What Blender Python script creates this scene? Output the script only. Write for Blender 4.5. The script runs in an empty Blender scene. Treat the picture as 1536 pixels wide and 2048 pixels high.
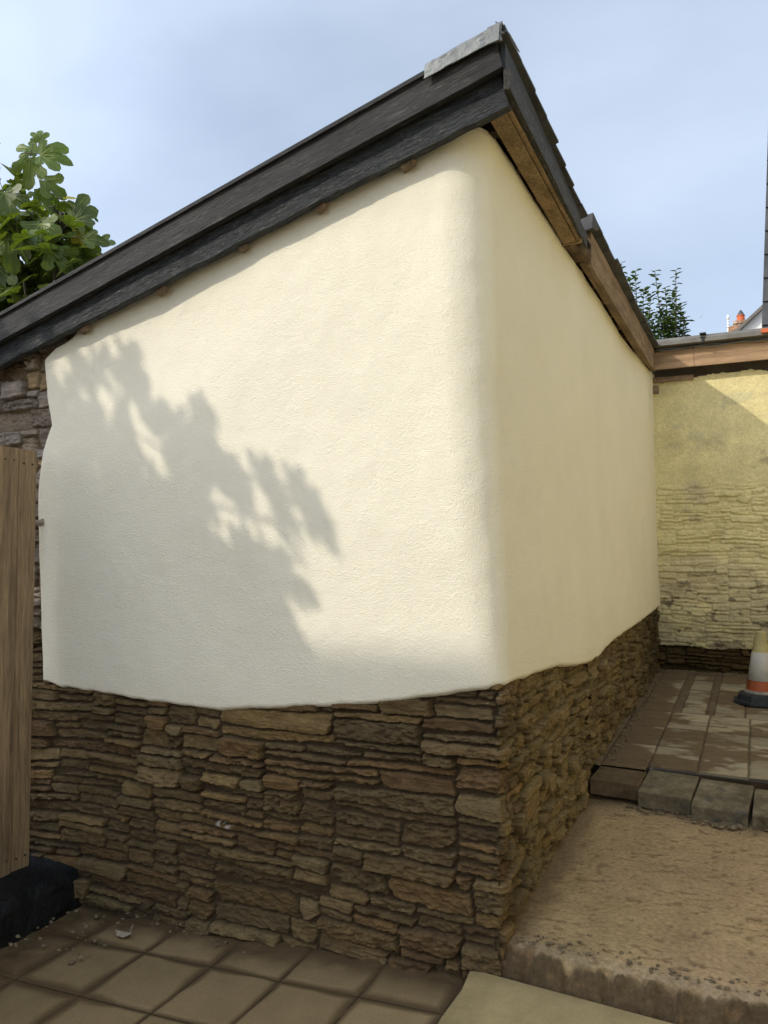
import bpy, bmesh, math, random
import numpy as np
from mathutils import Vector, Matrix
random.seed(7)
SC = bpy.context.scene
COL = SC.collection
# ---------------------------------------------------------------- camera
PITCH = math.atan(66/1540.)
cam = bpy.data.cameras.new('camera'); co = bpy.data.objects.new('camera', cam); COL.objects.link(co)
cam.sensor_fit = 'VERTICAL'; cam.sensor_height = 36.0; cam.lens = 1540/2048*36
cam.clip_start = .05; cam.clip_end = 2000
co.location = (.825, -2.645, 1.55)
co.rotation_euler = (math.radians(90)+PITCH, 0, math.radians(25.9))
SC.camera = co
# ---------------------------------------------------------------- light
SUN = Vector((.90, 1.0, -.78)).normalized()          # direction the light travels
EL = math.asin(-SUN.z)
sd = bpy.data.lights.new('sun', 'SUN'); sd.energy = 2.1; sd.angle = math.radians(.55); sd.color = (1, .93, .79)
so = bpy.data.objects.new('sun', sd); COL.objects.link(so)
so.rotation_euler = SUN.to_track_quat('-Z', 'Y').to_euler(); so.location = (-8, -9, 9)
w = bpy.data.worlds.new('World'); SC.world = w; w.use_nodes = True
nt = w.node_tree; N = nt.nodes; bg = N['Background']
sky = N.new('ShaderNodeTexSky'); sky.sky_type = 'NISHITA'; sky.sun_disc = False
sky.sun_elevation = EL; sky.sun_rotation = math.atan2(-SUN.x, -SUN.y)
sky.dust_density = 2.2; sky.air_density = 1.0; sky.ozone_density = 1.6
# thin high cloud veils mixed into the clear sky
tc = N.new('ShaderNodeTexCoord'); mp = N.new('ShaderNodeMapping'); mp.inputs['Scale'].default_value = (1.0, 1.6, 2.4)
ns = N.new('ShaderNodeTexNoise'); ns.inputs['Scale'].default_value = 1.6; ns.inputs['Detail'].default_value = 5; ns.inputs['Roughness'].default_value = .5
rp = N.new('ShaderNodeValToRGB'); rp.color_ramp.elements[0].position = .30; rp.color_ramp.elements[1].position = .78
rp.color_ramp.elements[0].color = (.36,)*3+(1,); rp.color_ramp.elements[1].color = (.68,)*3+(1,)
mx = N.new('ShaderNodeMixRGB'); mx.inputs[2].default_value = (7.0, 8.0, 9.6, 1)
L = nt.links.new
L(tc.outputs['Generated'], mp.inputs[0]); L(mp.outputs[0], ns.inputs['Vector']); L(ns.outputs[0], rp.inputs[0])
L(rp.outputs[0], mx.inputs[0]); L(sky.outputs[0], mx.inputs[1])
# hazy air glows brighter on the sun's side of the sky
dt = N.new('ShaderNodeVectorMath'); dt.operation = 'DOT_PRODUCT'; dt.inputs[1].default_value = tuple(-SUN)
mr = N.new('ShaderNodeMapRange'); mr.interpolation_type = 'SMOOTHSTEP'; mr.inputs[1].default_value = -.15; mr.inputs[2].default_value = 1.0; mr.inputs[3].default_value = 1.06; mr.inputs[4].default_value = 1.95
sc_ = N.new('ShaderNodeVectorMath'); sc_.operation = 'SCALE'
L(tc.outputs['Generated'], dt.inputs[0]); L(dt.outputs['Value'], mr.inputs[0]); L(mx.outputs[0], sc_.inputs[0]); L(mr.outputs[0], sc_.inputs['Scale']); L(sc_.outputs[0], bg.inputs[0])
bg.inputs[1].default_value = .105
SC.view_settings.view_transform = 'Standard'; SC.view_settings.look = 'None'
SC.view_settings.exposure = .30; SC.view_settings.gamma = 1
SC.cycles.use_denoising = True; SC.cycles.denoising_prefilter = 'ACCURATE'
SC.cycles.max_bounces = 6; SC.cycles.diffuse_bounces = 4

# ---------------------------------------------------------------- helpers
def tag(o, label=None, cat=None, group=None, kind=None):
    if label: o['label'] = label
    if cat: o['category'] = cat
    if group: o['group'] = group
    if kind: o['kind'] = kind
    return o
def empty(name, loc, label, cat, group=None):
    o = bpy.data.objects.new(name, None); COL.objects.link(o); o.location = loc; o.empty_display_size = .1
    return tag(o, label, cat, group)
def link(name, me, m, parent=None):
    for x in (m if isinstance(m, (list, tuple)) else [m]): me.materials.append(x)
    o = bpy.data.objects.new(name, me); COL.objects.link(o)
    if parent:
        o.parent = parent; o.matrix_parent_inverse = Matrix.Translation(parent.location).inverted()
    return o
class MB:
    """collects faces in world coordinates, then becomes one mesh object"""
    def __init__(s): s.v = []; s.f = []; s.mi = []
    def add(s, vs, fs, mi=0):
        b = len(s.v); s.v += [tuple(p) for p in vs]; s.f += [tuple(b+i for i in f) for f in fs]; s.mi += [mi]*len(fs)
    def box(s, x0, x1, y0, y1, z0, z1, mi=0):
        s.add([(x0,y0,z0),(x1,y0,z0),(x1,y1,z0),(x0,y1,z0),(x0,y0,z1),(x1,y0,z1),(x1,y1,z1),(x0,y1,z1)],
              [(3,2,1,0),(4,5,6,7),(0,1,5,4),(1,2,6,5),(2,3,7,6),(3,0,4,7)], mi)
    def tube(s, pts, rad, n=8, mi=0):
        pts = [Vector(p) for p in pts]; vs = []; fs = []
        for i, p in enumerate(pts):
            d = (pts[min(i+1, len(pts)-1)]-pts[max(i-1, 0)]).normalized()
            a = d.cross(Vector((0,0,1)));
            if a.length < .1: a = d.cross(Vector((1,0,0)))
            a.normalize(); b = d.cross(a); r = rad[i] if isinstance(rad, (list, tuple)) else rad
            for k in range(n):
                t = 2*math.pi*k/n; vs.append(p+a*math.cos(t)*r+b*math.sin(t)*r)
        for i in range(len(pts)-1):
            for k in range(n): fs.append((i*n+k, i*n+(k+1) % n, (i+1)*n+(k+1) % n, (i+1)*n+k))
        fs.append(tuple(range(n))[::-1]); fs.append(tuple((len(pts)-1)*n+k for k in range(n)))
        s.add(vs, fs, mi)
    def lathe(s, c, prof, n=32, mi=0):
        vs = []; fs = []
        for r, z in prof:
            for k in range(n): t = 2*math.pi*k/n; vs.append((c[0]+r*math.cos(t), c[1]+r*math.sin(t), c[2]+z))
        for i in range(len(prof)-1):
            for k in range(n): fs.append((i*n+k, i*n+(k+1) % n, (i+1)*n+(k+1) % n, (i+1)*n+k))
        s.add(vs, fs, mi)
    def build(s, name, m, parent=None, smooth=False, bevel=0):
        me = bpy.data.meshes.new(name); me.from_pydata(s.v, [], s.f); me.update()
        me.polygons.foreach_set('material_index', s.mi)
        if bevel:
            bm = bmesh.new(); bm.from_mesh(me); bmesh.ops.recalc_face_normals(bm, faces=bm.faces)
            bmesh.ops.bevel(bm, geom=[e for e in bm.edges if len(e.link_faces) == 2 and e.calc_face_angle() > .5], offset=bevel, segments=2, affect='EDGES', profile=.6)
            bm.to_mesh(me); bm.free()
        if smooth: me.polygons.foreach_set('use_smooth', [True]*len(me.polygons))
        return link(name, me, m, parent)
def rng_grid(seed): return np.random.default_rng(seed)
def vnoise(x, y, seed, sx=1., sy=1.):
    """smooth value noise, -1..1"""
    x = np.asarray(x)*sx+1000.37; y = np.asarray(y)*sy+1000.71
    g = rng_grid(seed).random((256, 256))*2-1
    xi = np.floor(x).astype(int); yi = np.floor(y).astype(int); fx = x-xi; fy = y-yi
    fx = fx*fx*(3-2*fx); fy = fy*fy*(3-2*fy)
    a = g[xi & 255, yi & 255]; b = g[(xi+1) & 255, yi & 255]; c = g[xi & 255, (yi+1) & 255]; d = g[(xi+1) & 255, (yi+1) & 255]
    return (a*(1-fx)+b*fx)*(1-fy)+(c*(1-fx)+d*fx)*fy
def fbm(x, y, seed, sx, sy, o=4, g=.5):
    t = 0; a = 1; n = 0
    for i in range(o): t = t+a*vnoise(x, y, seed+i*17, sx*2**i, sy*2**i); n += a; a *= g
    return t/n
def ss(a, b, x): t = np.clip((x-a)/(b-a), 0, 1); return t*t*(3-2*t)
def mixc(c, d, t): return c*(1-t[..., None])+np.asarray(d)*t[..., None]
def grid_obj(name, P, col, m, parent=None, flip=False, mask=None, back=None):
    ny, nx = P.shape[:2]; me = bpy.data.meshes.new(name)
    idx = np.arange(ny*nx).reshape(ny, nx)
    q = np.stack([idx[:-1, :-1], idx[:-1, 1:], idx[1:, 1:], idx[1:, :-1]], -1)
    if mask is not None: q = q[mask[:-1, :-1] & mask[:-1, 1:] & mask[1:, 1:] & mask[1:, :-1]]
    q = q.reshape(-1, 4)
    if flip: q = q[:, ::-1]
    me.vertices.add(ny*nx); me.vertices.foreach_set('co', P.reshape(-1).astype('f4'))
    me.loops.add(q.size); me.loops.foreach_set('vertex_index', np.ascontiguousarray(q).reshape(-1).astype('i4'))
    me.polygons.add(len(q)); me.polygons.foreach_set('loop_start', (np.arange(len(q))*4).astype('i4'))
    me.polygons.foreach_set('loop_total', np.full(len(q), 4, 'i4')); me.polygons.foreach_set('use_smooth', np.ones(len(q), bool))
    me.update(calc_edges=True); me.validate()
    if col is not None:
        a = me.color_attributes.new('Col', 'FLOAT_COLOR', 'POINT')
        a.data.foreach_set('color', np.concatenate([col, np.ones(col.shape[:2]+(1,))], -1).reshape(-1).astype('f4'))
    return link(name, me, m, parent)

# ---------------------------------------------------------------- materials
def mat(name, col=None, attr=False, rough=.9, mottle=(), bumps=(), spec=.3, metal=0, stretch=(1, 1, 1), flecks=None, trans=0, roty=0):
    """mottle: (scale, low, high) multiplies; bumps: (scale, distance); flecks: (scale, lo, hi, colour)"""
    m = bpy.data.materials.new(name); m.use_nodes = True; nt = m.node_tree; N = nt.nodes; L = nt.links.new
    b = N['Principled BSDF']; b.inputs['Roughness'].default_value = rough; b.inputs['Specular IOR Level'].default_value = spec; b.inputs['Metallic'].default_value = metal
    g = N.new('ShaderNodeNewGeometry'); tcn = N.new('ShaderNodeTexCoord'); mp = N.new('ShaderNodeMapping'); mp.inputs['Scale'].default_value = stretch; mp.inputs['Rotation'].default_value = (0, roty, 0)
    if roty: mp.vector_type = 'TEXTURE'; mp.inputs['Scale'].default_value = tuple(1/v for v in stretch)
    L(g.outputs['Position'], mp.inputs[0])
    if attr: c = N.new('ShaderNodeAttribute'); c.attribute_name = 'Col'; cur = c.outputs['Color']
    else: c = N.new('ShaderNodeRGB'); c.outputs[0].default_value = tuple(col)+(1,); cur = c.outputs[0]
    for sc, lo, hi in mottle:
        n = N.new('ShaderNodeTexNoise'); n.inputs['Scale'].default_value = sc; n.inputs['Detail'].default_value = 6; n.inputs['Roughness'].default_value = .62
        r = N.new('ShaderNodeMapRange'); r.inputs[1].default_value = .3; r.inputs[2].default_value = .7; r.inputs[3].default_value = lo; r.inputs[4].default_value = hi
        x = N.new('ShaderNodeVectorMath'); x.operation = 'SCALE'
        L(mp.outputs[0], n.inputs['Vector']); L(n.outputs[0], r.inputs[0]); L(cur, x.inputs[0]); L(r.outputs[0], x.inputs['Scale']); cur = x.outputs[0]
    for f in (flecks or ()):
        sc, lo, hi, fc = f
        n = N.new('ShaderNodeTexNoise'); n.inputs['Scale'].default_value = sc; n.inputs['Detail'].default_value = 5; n.inputs['Roughness'].default_value = .7
        r = N.new('ShaderNodeMapRange'); r.inputs[1].default_value = lo; r.inputs[2].default_value = hi
        x = N.new('ShaderNodeMixRGB'); x.inputs[2].default_value = tuple(fc)+(1,)
        L(mp.outputs[0], n.inputs['Vector']); L(n.outputs[0], r.inputs[0]); L(r.outputs[0], x.inputs[0]); L(cur, x.inputs[1]); cur = x.outputs[0]
    L(cur, b.inputs['Base Color'])
    prev = None
    for sc, d in bumps:
        n = N.new('ShaderNodeTexNoise'); n.inputs['Scale'].default_value = sc; n.inputs['Detail'].default_value = 4; n.inputs['Roughness'].default_value = .6
        bp = N.new('ShaderNodeBump'); bp.inputs['Distance'].default_value = d; bp.inputs['Strength'].default_value = 1
        L(mp.outputs[0], n.inputs['Vector']); L(n.outputs[0], bp.inputs['Height'])
        if prev: L(prev, bp.inputs['Normal'])
        prev = bp.outputs[0]
    if prev: L(prev, b.inputs['Normal'])
    if trans:
        t = N.new('ShaderNodeBsdfTranslucent'); a = N.new('ShaderNodeMixShader'); a.inputs[0].default_value = trans
        h = N.new('ShaderNodeVectorMath'); h.operation = 'MULTIPLY'; h.inputs[1].default_value = (1.5, 1.5, .5)
        L(cur, h.inputs[0]); L(h.outputs[0], t.inputs[0]); L(b.outputs[0], a.inputs[1]); L(t.outputs[0], a.inputs[2]); L(a.outputs[0], N['Material Output'].inputs[0])
    return m
M_stone = mat('rubble_stone', attr=True, rough=.9, mottle=[(14, .72, 1.28), (60, .75, 1.25)], bumps=[(45, .006), (160, .003)], stretch=(1, 1, 2.2))
M_render = mat('cream_render', (.865, .81, .65), rough=.92, mottle=[(1.2, .975, 1.025), (3.5, .985, 1.015), (200, .965, 1.035)], bumps=[(55, .0030), (210, .0062)], spec=.12)
M_yellow = mat('yellow_limewash', attr=True, rough=.95, mottle=[(6, .85, 1.12), (50, .85, 1.12)], bumps=[(30, .006), (120, .003)], spec=.1)
M_black = mat('black_stained_timber', (.025, .024, .023), rough=.6, mottle=[(3, .45, 1.7), (22, .65, 1.5)], bumps=[(14, .006), (60, .004)], stretch=(1, 5, 8), roty=-.255, flecks=[(9, .56, .72, (.11, .10, .09)), (30, .66, .74, (.30, .28, .25))], spec=.3)
M_flaky = mat('flaking_black_timber', (.030, .034, .037), rough=.6, mottle=[(9, .35, 1.9), (26, .5, 1.7)], bumps=[(9, .030), (40, .012)], stretch=(1, 6, 9), roty=-.247, flecks=[(12, .52, .66, (.10, .105, .10)), (22, .62, .70, (.40, .39, .34))], spec=.35)
M_blacky = mat('black_stained_timber', (.026, .027, .028), rough=.6, mottle=[(5, .7, 1.5)], bumps=[(30, .0025), (120, .0015)], stretch=(3, 1, 5), flecks=[(26, .56, .80, (.085, .080, .072))], spec=.3)
M_flakyy = mat('flaking_black_timber', (.040, .037, .032), rough=.6, mottle=[(6, .6, 1.5)], bumps=[(14, .010), (60, .006)], stretch=(8, 1, 9), flecks=[(13, .52, .66, (.12, .115, .10)), (24, .60, .70, (.38, .36, .30))], spec=.3)
M_rough = mat('sawn_brown_timber', (.29, .20, .11), rough=.9, mottle=[(8, .55, 1.3), (60, .6, 1.3)], bumps=[(40, .004), (140, .002)], stretch=(1.5, 1, 2))
M_brown = mat('weathered_brown_timber', (.24, .165, .10), rough=.8, mottle=[(5, .5, 1.35), (30, .75, 1.2)], bumps=[(40, .003)], stretch=(1, .6, 4))
M_brownx = mat('reddish_brown_timber', (.36, .235, .135), rough=.75, mottle=[(3.5, .6, 1.25), (20, .8, 1.15)], bumps=[(30, .002)], stretch=(.6, 2, 7))
M_dark = mat('dark_roof_timber', (.045, .034, .024), rough=.95, mottle=[(8, .5, 1.5)], bumps=[(40, .003)])
M_stub = mat('batten_end_grain', (.17, .12, .075), rough=.95, mottle=[(30, .5, 1.5)], bumps=[(60, .004)])
M_darkb = mat('dark_brown_timber', (.10, .065, .035), rough=.9, mottle=[(8, .4, 1.6)], bumps=[(40, .004)])
M_slate = mat('roof_slate', (.050, .052, .056), rough=.6, mottle=[(6, .6, 1.5)], bumps=[(30, .003)], spec=.4)
M_lead = mat('lead_sheet', (.17, .18, .18), rough=.55, mottle=[(6, .75, 1.2), (40, .85, 1.15)], bumps=[(14, .008)], metal=.15, spec=.5)
M_fence = mat('pale_fence_timber', (.26, .185, .11), rough=.8, mottle=[(3, .6, 1.3), (12, .7, 1.3), (40, .75, 1.25)], bumps=[(40, .0015)], stretch=(6, 6, .35), flecks=[(7, .70, .74, (.10, .06, .03))])
M_blackpl = mat('black_bitumen_paint', (.0085, .009, .010), rough=.6, mottle=[(8, .6, 1.6)], bumps=[(25, .012), (90, .004)], flecks=[(55, .70, .78, (.12, .11, .10))], spec=.25)
M_dirt = mat('trodden_earth', attr=True, rough=.97, mottle=[(5, .85, 1.15), (60, .75, 1.22)], bumps=[(45, .007), (160, .003)], spec=.1, flecks=[(120, .74, .80, (.30, .25, .18))])
M_pave = mat('concrete_paving', attr=True, rough=.93, mottle=[(7, .9, 1.1), (120, .88, 1.12)], bumps=[(150, .0012), (30, .0015)], spec=.15)
M_blockd = mat('soil_covered_block', (.105, .075, .042), rough=.95, mottle=[(9, .6, 1.5), (80, .8, 1.2)], bumps=[(60, .003)], spec=.1, flecks=[(7, .60, .66, (.19, .15, .09))])
M_block = mat('concrete_block', (.145, .120, .075), rough=.93, mottle=[(5, .55, 1.4), (20, .8, 1.25), (130, .8, 1.2)], bumps=[(120, .002), (20, .003)], spec=.15, flecks=[(9, .56, .68, (.075, .07, .06))])
M_pebble = mat('pebble', (.15, .115, .07), rough=.8, mottle=[(40, .5, 1.5)])
M_gutter = mat('grey_brown_plastic', (.145, .135, .115), rough=.6, mottle=[(9, .8, 1.2)], bumps=[(60, .001)])
M_plastic = mat('black_plastic', (.012, .012, .012), rough=.4)
M_cable = mat('grey_cable', (.18, .19, .18), rough=.5)
M_rubber = mat('black_rubber', (.022, .024, .026), rough=.7, mottle=[(20, .6, 1.5)], bumps=[(60, .002)])
M_orange = mat('faded_orange_plastic', (.33, .085, .032), rough=.55, mottle=[(12, .7, 1.2)])
M_yel = mat('yellowed_plastic', (.40, .35, .16), rough=.6, mottle=[(12, .8, 1.15)])
M_white = mat('reflective_white_sleeve', (.42, .40, .36), rough=.45, mottle=[(10, .8, 1.1)])
M_grey = mat('grey_ring', (.26, .24, .20), rough=.6, mottle=[(20, .6, 1.2)])
M_leaf = mat('fig_leaf', (.098, .138, .026), rough=.42, mottle=[(3.2, .6, 1.5), (12, .8, 1.2)], spec=.4, trans=.34)
M_vein = mat('leaf_vein', (.26, .32, .10), rough=.6, trans=.3)
M_yleaf = mat('yellowing_leaf', (.42, .36, .04), rough=.5, trans=.4)
M_twig = mat('fig_bark', (.10, .085, .065), rough=.9, mottle=[(20, .6, 1.3)])
M_sleaf = mat('shrub_leaf', (.065, .105, .035), rough=.45, mottle=[(9, .6, 1.5)], trans=.25)
M_brick = mat('red_brick', (.30, .17, .10), rough=.9, mottle=[(9, .6, 1.4)], flecks=[(5, .55, .62, (.55, .48, .38))])
M_pot = mat('terracotta_pot', (.50, .12, .045), rough=.7)
M_wht = mat('white_painted_wall', (.80, .79, .76), rough=.9, mottle=[(3, .93, 1.04)])
M_cap = mat('wire_cowl', (.10, .10, .11), rough=.5, metal=.5)
M_ywall = mat('yellow_painted_house_wall', (.76, .66, .38), rough=.95, mottle=[(2, .9, 1.05)])
M_dkwall = mat('dark_stone_house_wall', (.12, .10, .08), rough=.95, mottle=[(4, .7, 1.3)])
M_soil = mat('dark_soil', (.045, .030, .016), rough=1, mottle=[(20, .6, 1.4)])
M_ground = mat('earth_ground', (.24, .19, .13), rough=1, mottle=[(2, .7, 1.3)])

# ---------------------------------------------------------------- ground levels
def lowz(x, y): return .015+.072*np.clip(x, -2.2, 0)+.01*np.clip(x, 0, 2)
MBg = MB(); MBg.add([(-400,-400,-.42),(400,-400,-.42),(400,400,-.42),(-400,400,-.42)], [(0,1,2,3)]); tag(MBg.build('ground', M_ground), kind='structure')

# ---------------------------------------------------------------- rubble masonry as carved relief
def pack(W, H, cu, cz, seed, hs=(1,1,2,2,3,3,4), lmin=4, lmax=15, lens=None):
    """cell grid of stones: returns id map and rects (in metres)"""
    r = random.Random(seed); nx = int(W/cu)+1; nz = int(H/cz)+1; ids = -np.ones((nz, nx), int); rects = []
    for j in range(nz):
        i = 0
        while i < nx:
            if ids[j, i] >= 0: i += 1; continue
            run = 0
            while i+run < nx and ids[j, i+run] < 0: run += 1
            h = min(r.choice(hs), nz-j); l = int(lmin+(lmax-lmin)*r.random()**1.45)
            if h >= 3: l = max(l, 6)
            if run-l < 3: l = run if run < lmax+4 else run//2
            l = min(l, run)
            if j and l+3 < run:   # break the joint over the course below
                while l+3 < run and any(ids[j-1, min(i+l+q, nx-1)] != ids[j-1, i+l-1+q] for q in (-1, 0, 1) if i+l+q < nx): l += 1
            k = len(rects); ids[j:j+h, i:i+l] = k; rects.append((i*cu, (i+l)*cu, j*cz, (j+h)*cz)); i += l
    return ids, np.array(rects)
PAL = np.array([(.175,.122,.060),(.155,.112,.060),(.142,.108,.064),(.130,.106,.066),(.195,.132,.062),(.180,.108,.052),(.142,.104,.064),(.112,.090,.056),(.165,.118,.064),(.178,.134,.072),(.125,.100,.064),(.155,.124,.076),(.155,.092,.054)])*np.array((1.04,.96,.72))
PAL = (PAL*.58+PAL.mean(0)*.42)*.93
def masonry(U, Z, seed, cu=.022, cz=.0165, amp=1., joint=(.058,.038,.018), pal=PAL, hs=(2,2,2,2,3,3,3,4,5), lmin=7, lmax=28, dirt=.35, warp=1., bulge=1.):
    u0 = U.min()-.1; z0 = Z.min()-.1
    Uw = U-u0+warp*(.009*fbm(U, Z, seed+1, 10, 30, 3)+.006*fbm(U, Z, seed+2, 60, 60, 2))
    Zw = Z-z0+warp*(.035*fbm(U, Z, seed+3, 1.3, 1.5, 2)+.007*fbm(U, Z, seed+4, 7, 10, 3)+.004*fbm(U, Z, seed+5, 45, 70, 2))
    ids, R = pack(U.max()-u0+.3, Z.max()-z0+.3, cu, cz, seed, hs, lmin, lmax)
    k = ids[np.clip((Zw/cz).astype(int), 0, ids.shape[0]-1), np.clip((Uw/cu).astype(int), 0, ids.shape[1]-1)]
    rr = R[k]; n = len(R); g = rng_grid(seed+9)
    uc = (rr[..., 0]+rr[..., 1])/2; zc = (rr[..., 2]+rr[..., 3])/2
    dzb = Zw-rr[..., 2]-np.maximum(0, (Uw-uc)*g.normal(0, .045, n)[k]); dzt = rr[..., 3]-Zw-np.maximum(0, (Uw-uc)*g.normal(0, .045, n)[k])
    du = np.minimum(Uw-rr[..., 0]-np.maximum(0, (Zw-zc)*g.normal(0, .5, n)[k]), rr[..., 1]-Uw-np.maximum(0, (Zw-zc)*g.normal(0, .5, n)[k]))
    cut = g.uniform(0, .006, n)[k]
    dzb = dzb-g.uniform(-.0015, .0045, n)[k]
    d = np.minimum(du*1.0, np.minimum(dzb, dzt))
    # rounded corners of every stone
    rc = .006; ax = np.maximum(rc-du, 0); az = np.maximum(rc-np.minimum(dzb, dzt), 0); d = np.minimum(d, rc-np.sqrt(ax**2+az**2))
    d = d+.0014*fbm(U, Z, seed+12, 40, 90, 3)
    gap = .0012+cut*.42
    prof = ss(0, 1, (d-gap)/g.uniform(.0025, .007, n)[k])
    base = g.uniform(-.015, .019, n)[k]*amp
    tilt = (g.normal(0, .10, n)[k]*(Zw-(rr[..., 2]+rr[..., 3])/2)+g.normal(0, .035, n)[k]*(Uw-(rr[..., 0]+rr[..., 1])/2))*amp
    kk = g.uniform(0, 50, n)[k]
    strata = .0075*np.abs(fbm(U+kk, Z+kk*.3, seed+20, 4, 75, 3))+.006*fbm(U+kk, Z, seed+21, 22, 40, 4)
    q = fbm(U+kk, Z+kk, seed+24, 9, 22, 2); fac = np.floor(q*4+kk)/4-kk/4
    jd = -.034+.012*fbm(U, Z, seed+25, 3, 4, 3)+.003*fbm(U, Z, seed+28, 60, 60, 3)
    h = jd*(1-prof)+prof*(base+tilt+amp*(.62*strata+fac*.009))
    h += bulge*.012*fbm(U, Z, seed+26, 1.6, 1.9, 2)
    c = pal[g.integers(0, len(pal), n)][k]*g.uniform(.74, 1.28, n)[k][..., None]
    patch = fbm(U, Z, seed+30, 2.2, 3.5, 4); c = mixc(c, joint, dirt*ss(-.1, .55, patch))
    rust = ss(.35, .6, fbm(U+kk, Z, seed+31, 12, 20, 3)); c = mixc(c, (.125, .060, .026), rust*.22)
    c = np.array(joint)*(1-prof[..., None]) + c*prof[..., None]
    sp = ss(.60, .70, fbm(U, Z, seed+33, 70, 90, 3))*ss(.2, .6, fbm(U, Z, seed+34, 5, 7, 2)); c = mixc(c, (.34, .31, .25), sp*.35)
    return h, c, prof
def around(U, r):
    """walks along the left face, round the corner, along the right face"""
    Lq = math.pi*r/2; a = np.clip(U/Lq+.5, 0, 1)*math.pi/2
    x = -r+r*np.sin(a)+np.minimum(U+Lq/2, 0); y = r-r*np.cos(a)+np.maximum(U-Lq/2, 0)
    return x, y, np.sin(a), -np.cos(a)

bld = empty('outbuilding', (-.9, .6, 0), 'cream rendered outbuilding on a rough stone base under a black edged sloping roof', 'outbuilding')
interp = lambda x, a, b: np.interp(x, a, b)
zbL = lambda x: interp(x, [-2.40,-2.263,-2.18,-1.9,-1.593,-1.4,-1.238,-1.06,-.9,-.728,-.425,-.185,-.072,0], [.90,.892,.875,.868,.858,.852,.850,.875,.892,.911,.952,1.003,1.030,1.042])
zbR = lambda y: interp(y, [0,.15,.307,.5,.715,.9,1.1,1.35,1.622,1.8,2.0,2.271,2.6,3.128,3.6,4.1,4.694,4.8], [1.042,1.04,1.028,1.022,1.007,.992,.962,.935,.916,.918,.938,.950,.957,.960,.962,.975,.989,.99])
xl = lambda z: interp(z, [.85,.894,1.05,1.286,1.5,1.768,1.9,2.01,2.08,2.128,2.18,2.252,2.34,2.45,2.50,2.53,2.6], [-2.24,-2.263,-2.268,-2.274,-2.290,-2.304,-2.296,-2.276,-2.245,-2.218,-2.228,-2.248,-2.258,-2.268,-2.19,-2.09,-2.02])
zbl = lambda x: 3.075+.2525*x
def stone_face(name, u0, u1, z0, z1, ru, rz, seed, **kw):
    U, Z = np.meshgrid(np.arange(u0, u1, ru), np.arange(z0, z1, rz)); h, c, p = masonry(U, Z, seed, **kw)
    if u0 < 0 < u1:
        h2, c2, p2 = masonry(U, Z, seed+300, hs=(2,2,3,3,4,5), lmin=5, lmax=13); mk_ = U > .10+.05*np.floor(3*vnoise(Z, Z*0, 5, 16, 1))/3
        h = np.where(mk_, h2, h); c = np.where(mk_[..., None], c2, c)
    h = np.where(Z > np.where(U < 0, zbL(U), zbR(U))+.014, np.minimum(h, np.where(np.abs(U) < .25, -.045, -.012)), h); h = np.where((U < -2.1) & (U < xl(Z)+.03) & (Z < 1.5), h, h)
    x, y, nx, ny = around(U, .018)
    lean = .018*ss(.1, -.3, Z)   # lowest courses step out a little
    P = np.stack([x+nx*(h+lean), y+ny*(h+lean), Z], -1)
    return P, c, U, Z
P, C, U, Z = stone_face('a', -2.45, 1.55, -.34, 1.14, .0038, .0030, 11)
# yellow-brown tint on the side face; left end darker towards the foot
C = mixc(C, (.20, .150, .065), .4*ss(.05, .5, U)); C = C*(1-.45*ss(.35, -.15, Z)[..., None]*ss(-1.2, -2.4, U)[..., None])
# a few painted smears
for (sx, sz, sr) in ((-1.20, .385, .06), (-.02, .98, .02)):
    m_ = ss(sr, sr*.4, np.hypot((U-sx), (Z-sz)*2.6)+.03*fbm(U, Z, 77, 25, 45, 3)); C = mixc(C, (.42, .38, .33), m_*ss(-.05, .25, fbm(U, Z, 78, 40, 70, 3)))
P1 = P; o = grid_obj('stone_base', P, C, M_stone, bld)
tag(o, 'brown slate rubble base with thin ragged courses')
P, C, U, Z = stone_face('b', 1.5, 4.75, .05, 1.14, .011, .0065, 12, hs=(2,2,3,3,4), lmin=5, lmax=12)
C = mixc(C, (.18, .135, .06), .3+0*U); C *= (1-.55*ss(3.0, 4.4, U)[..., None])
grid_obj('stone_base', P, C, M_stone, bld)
# exposed masonry left of the render
U, Z = np.meshgrid(np.arange(-3.3, -2.0, .005), np.arange(1.14, 2.70, .0045))
palL = np.array([(.21,.175,.14),(.19,.16,.135),(.24,.20,.15),(.27,.19,.10),(.17,.15,.13),(.22,.17,.11)])*1.25
h, C, p = masonry(U, Z, 31, cz=.020, cu=.028, joint=(.15, .105, .06), pal=palL, hs=(2,3,4,5,5), lmin=4, lmax=12)
zt = 3.075+.2525*U-.06; h = np.where(U > xl(Z)+.02, np.minimum(h, -.02), h)
P = np.stack([U, -h-.004, np.minimum(Z, zt+.2)], -1); grid_obj('exposed_stonework', P, C, M_stone, bld)

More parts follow.
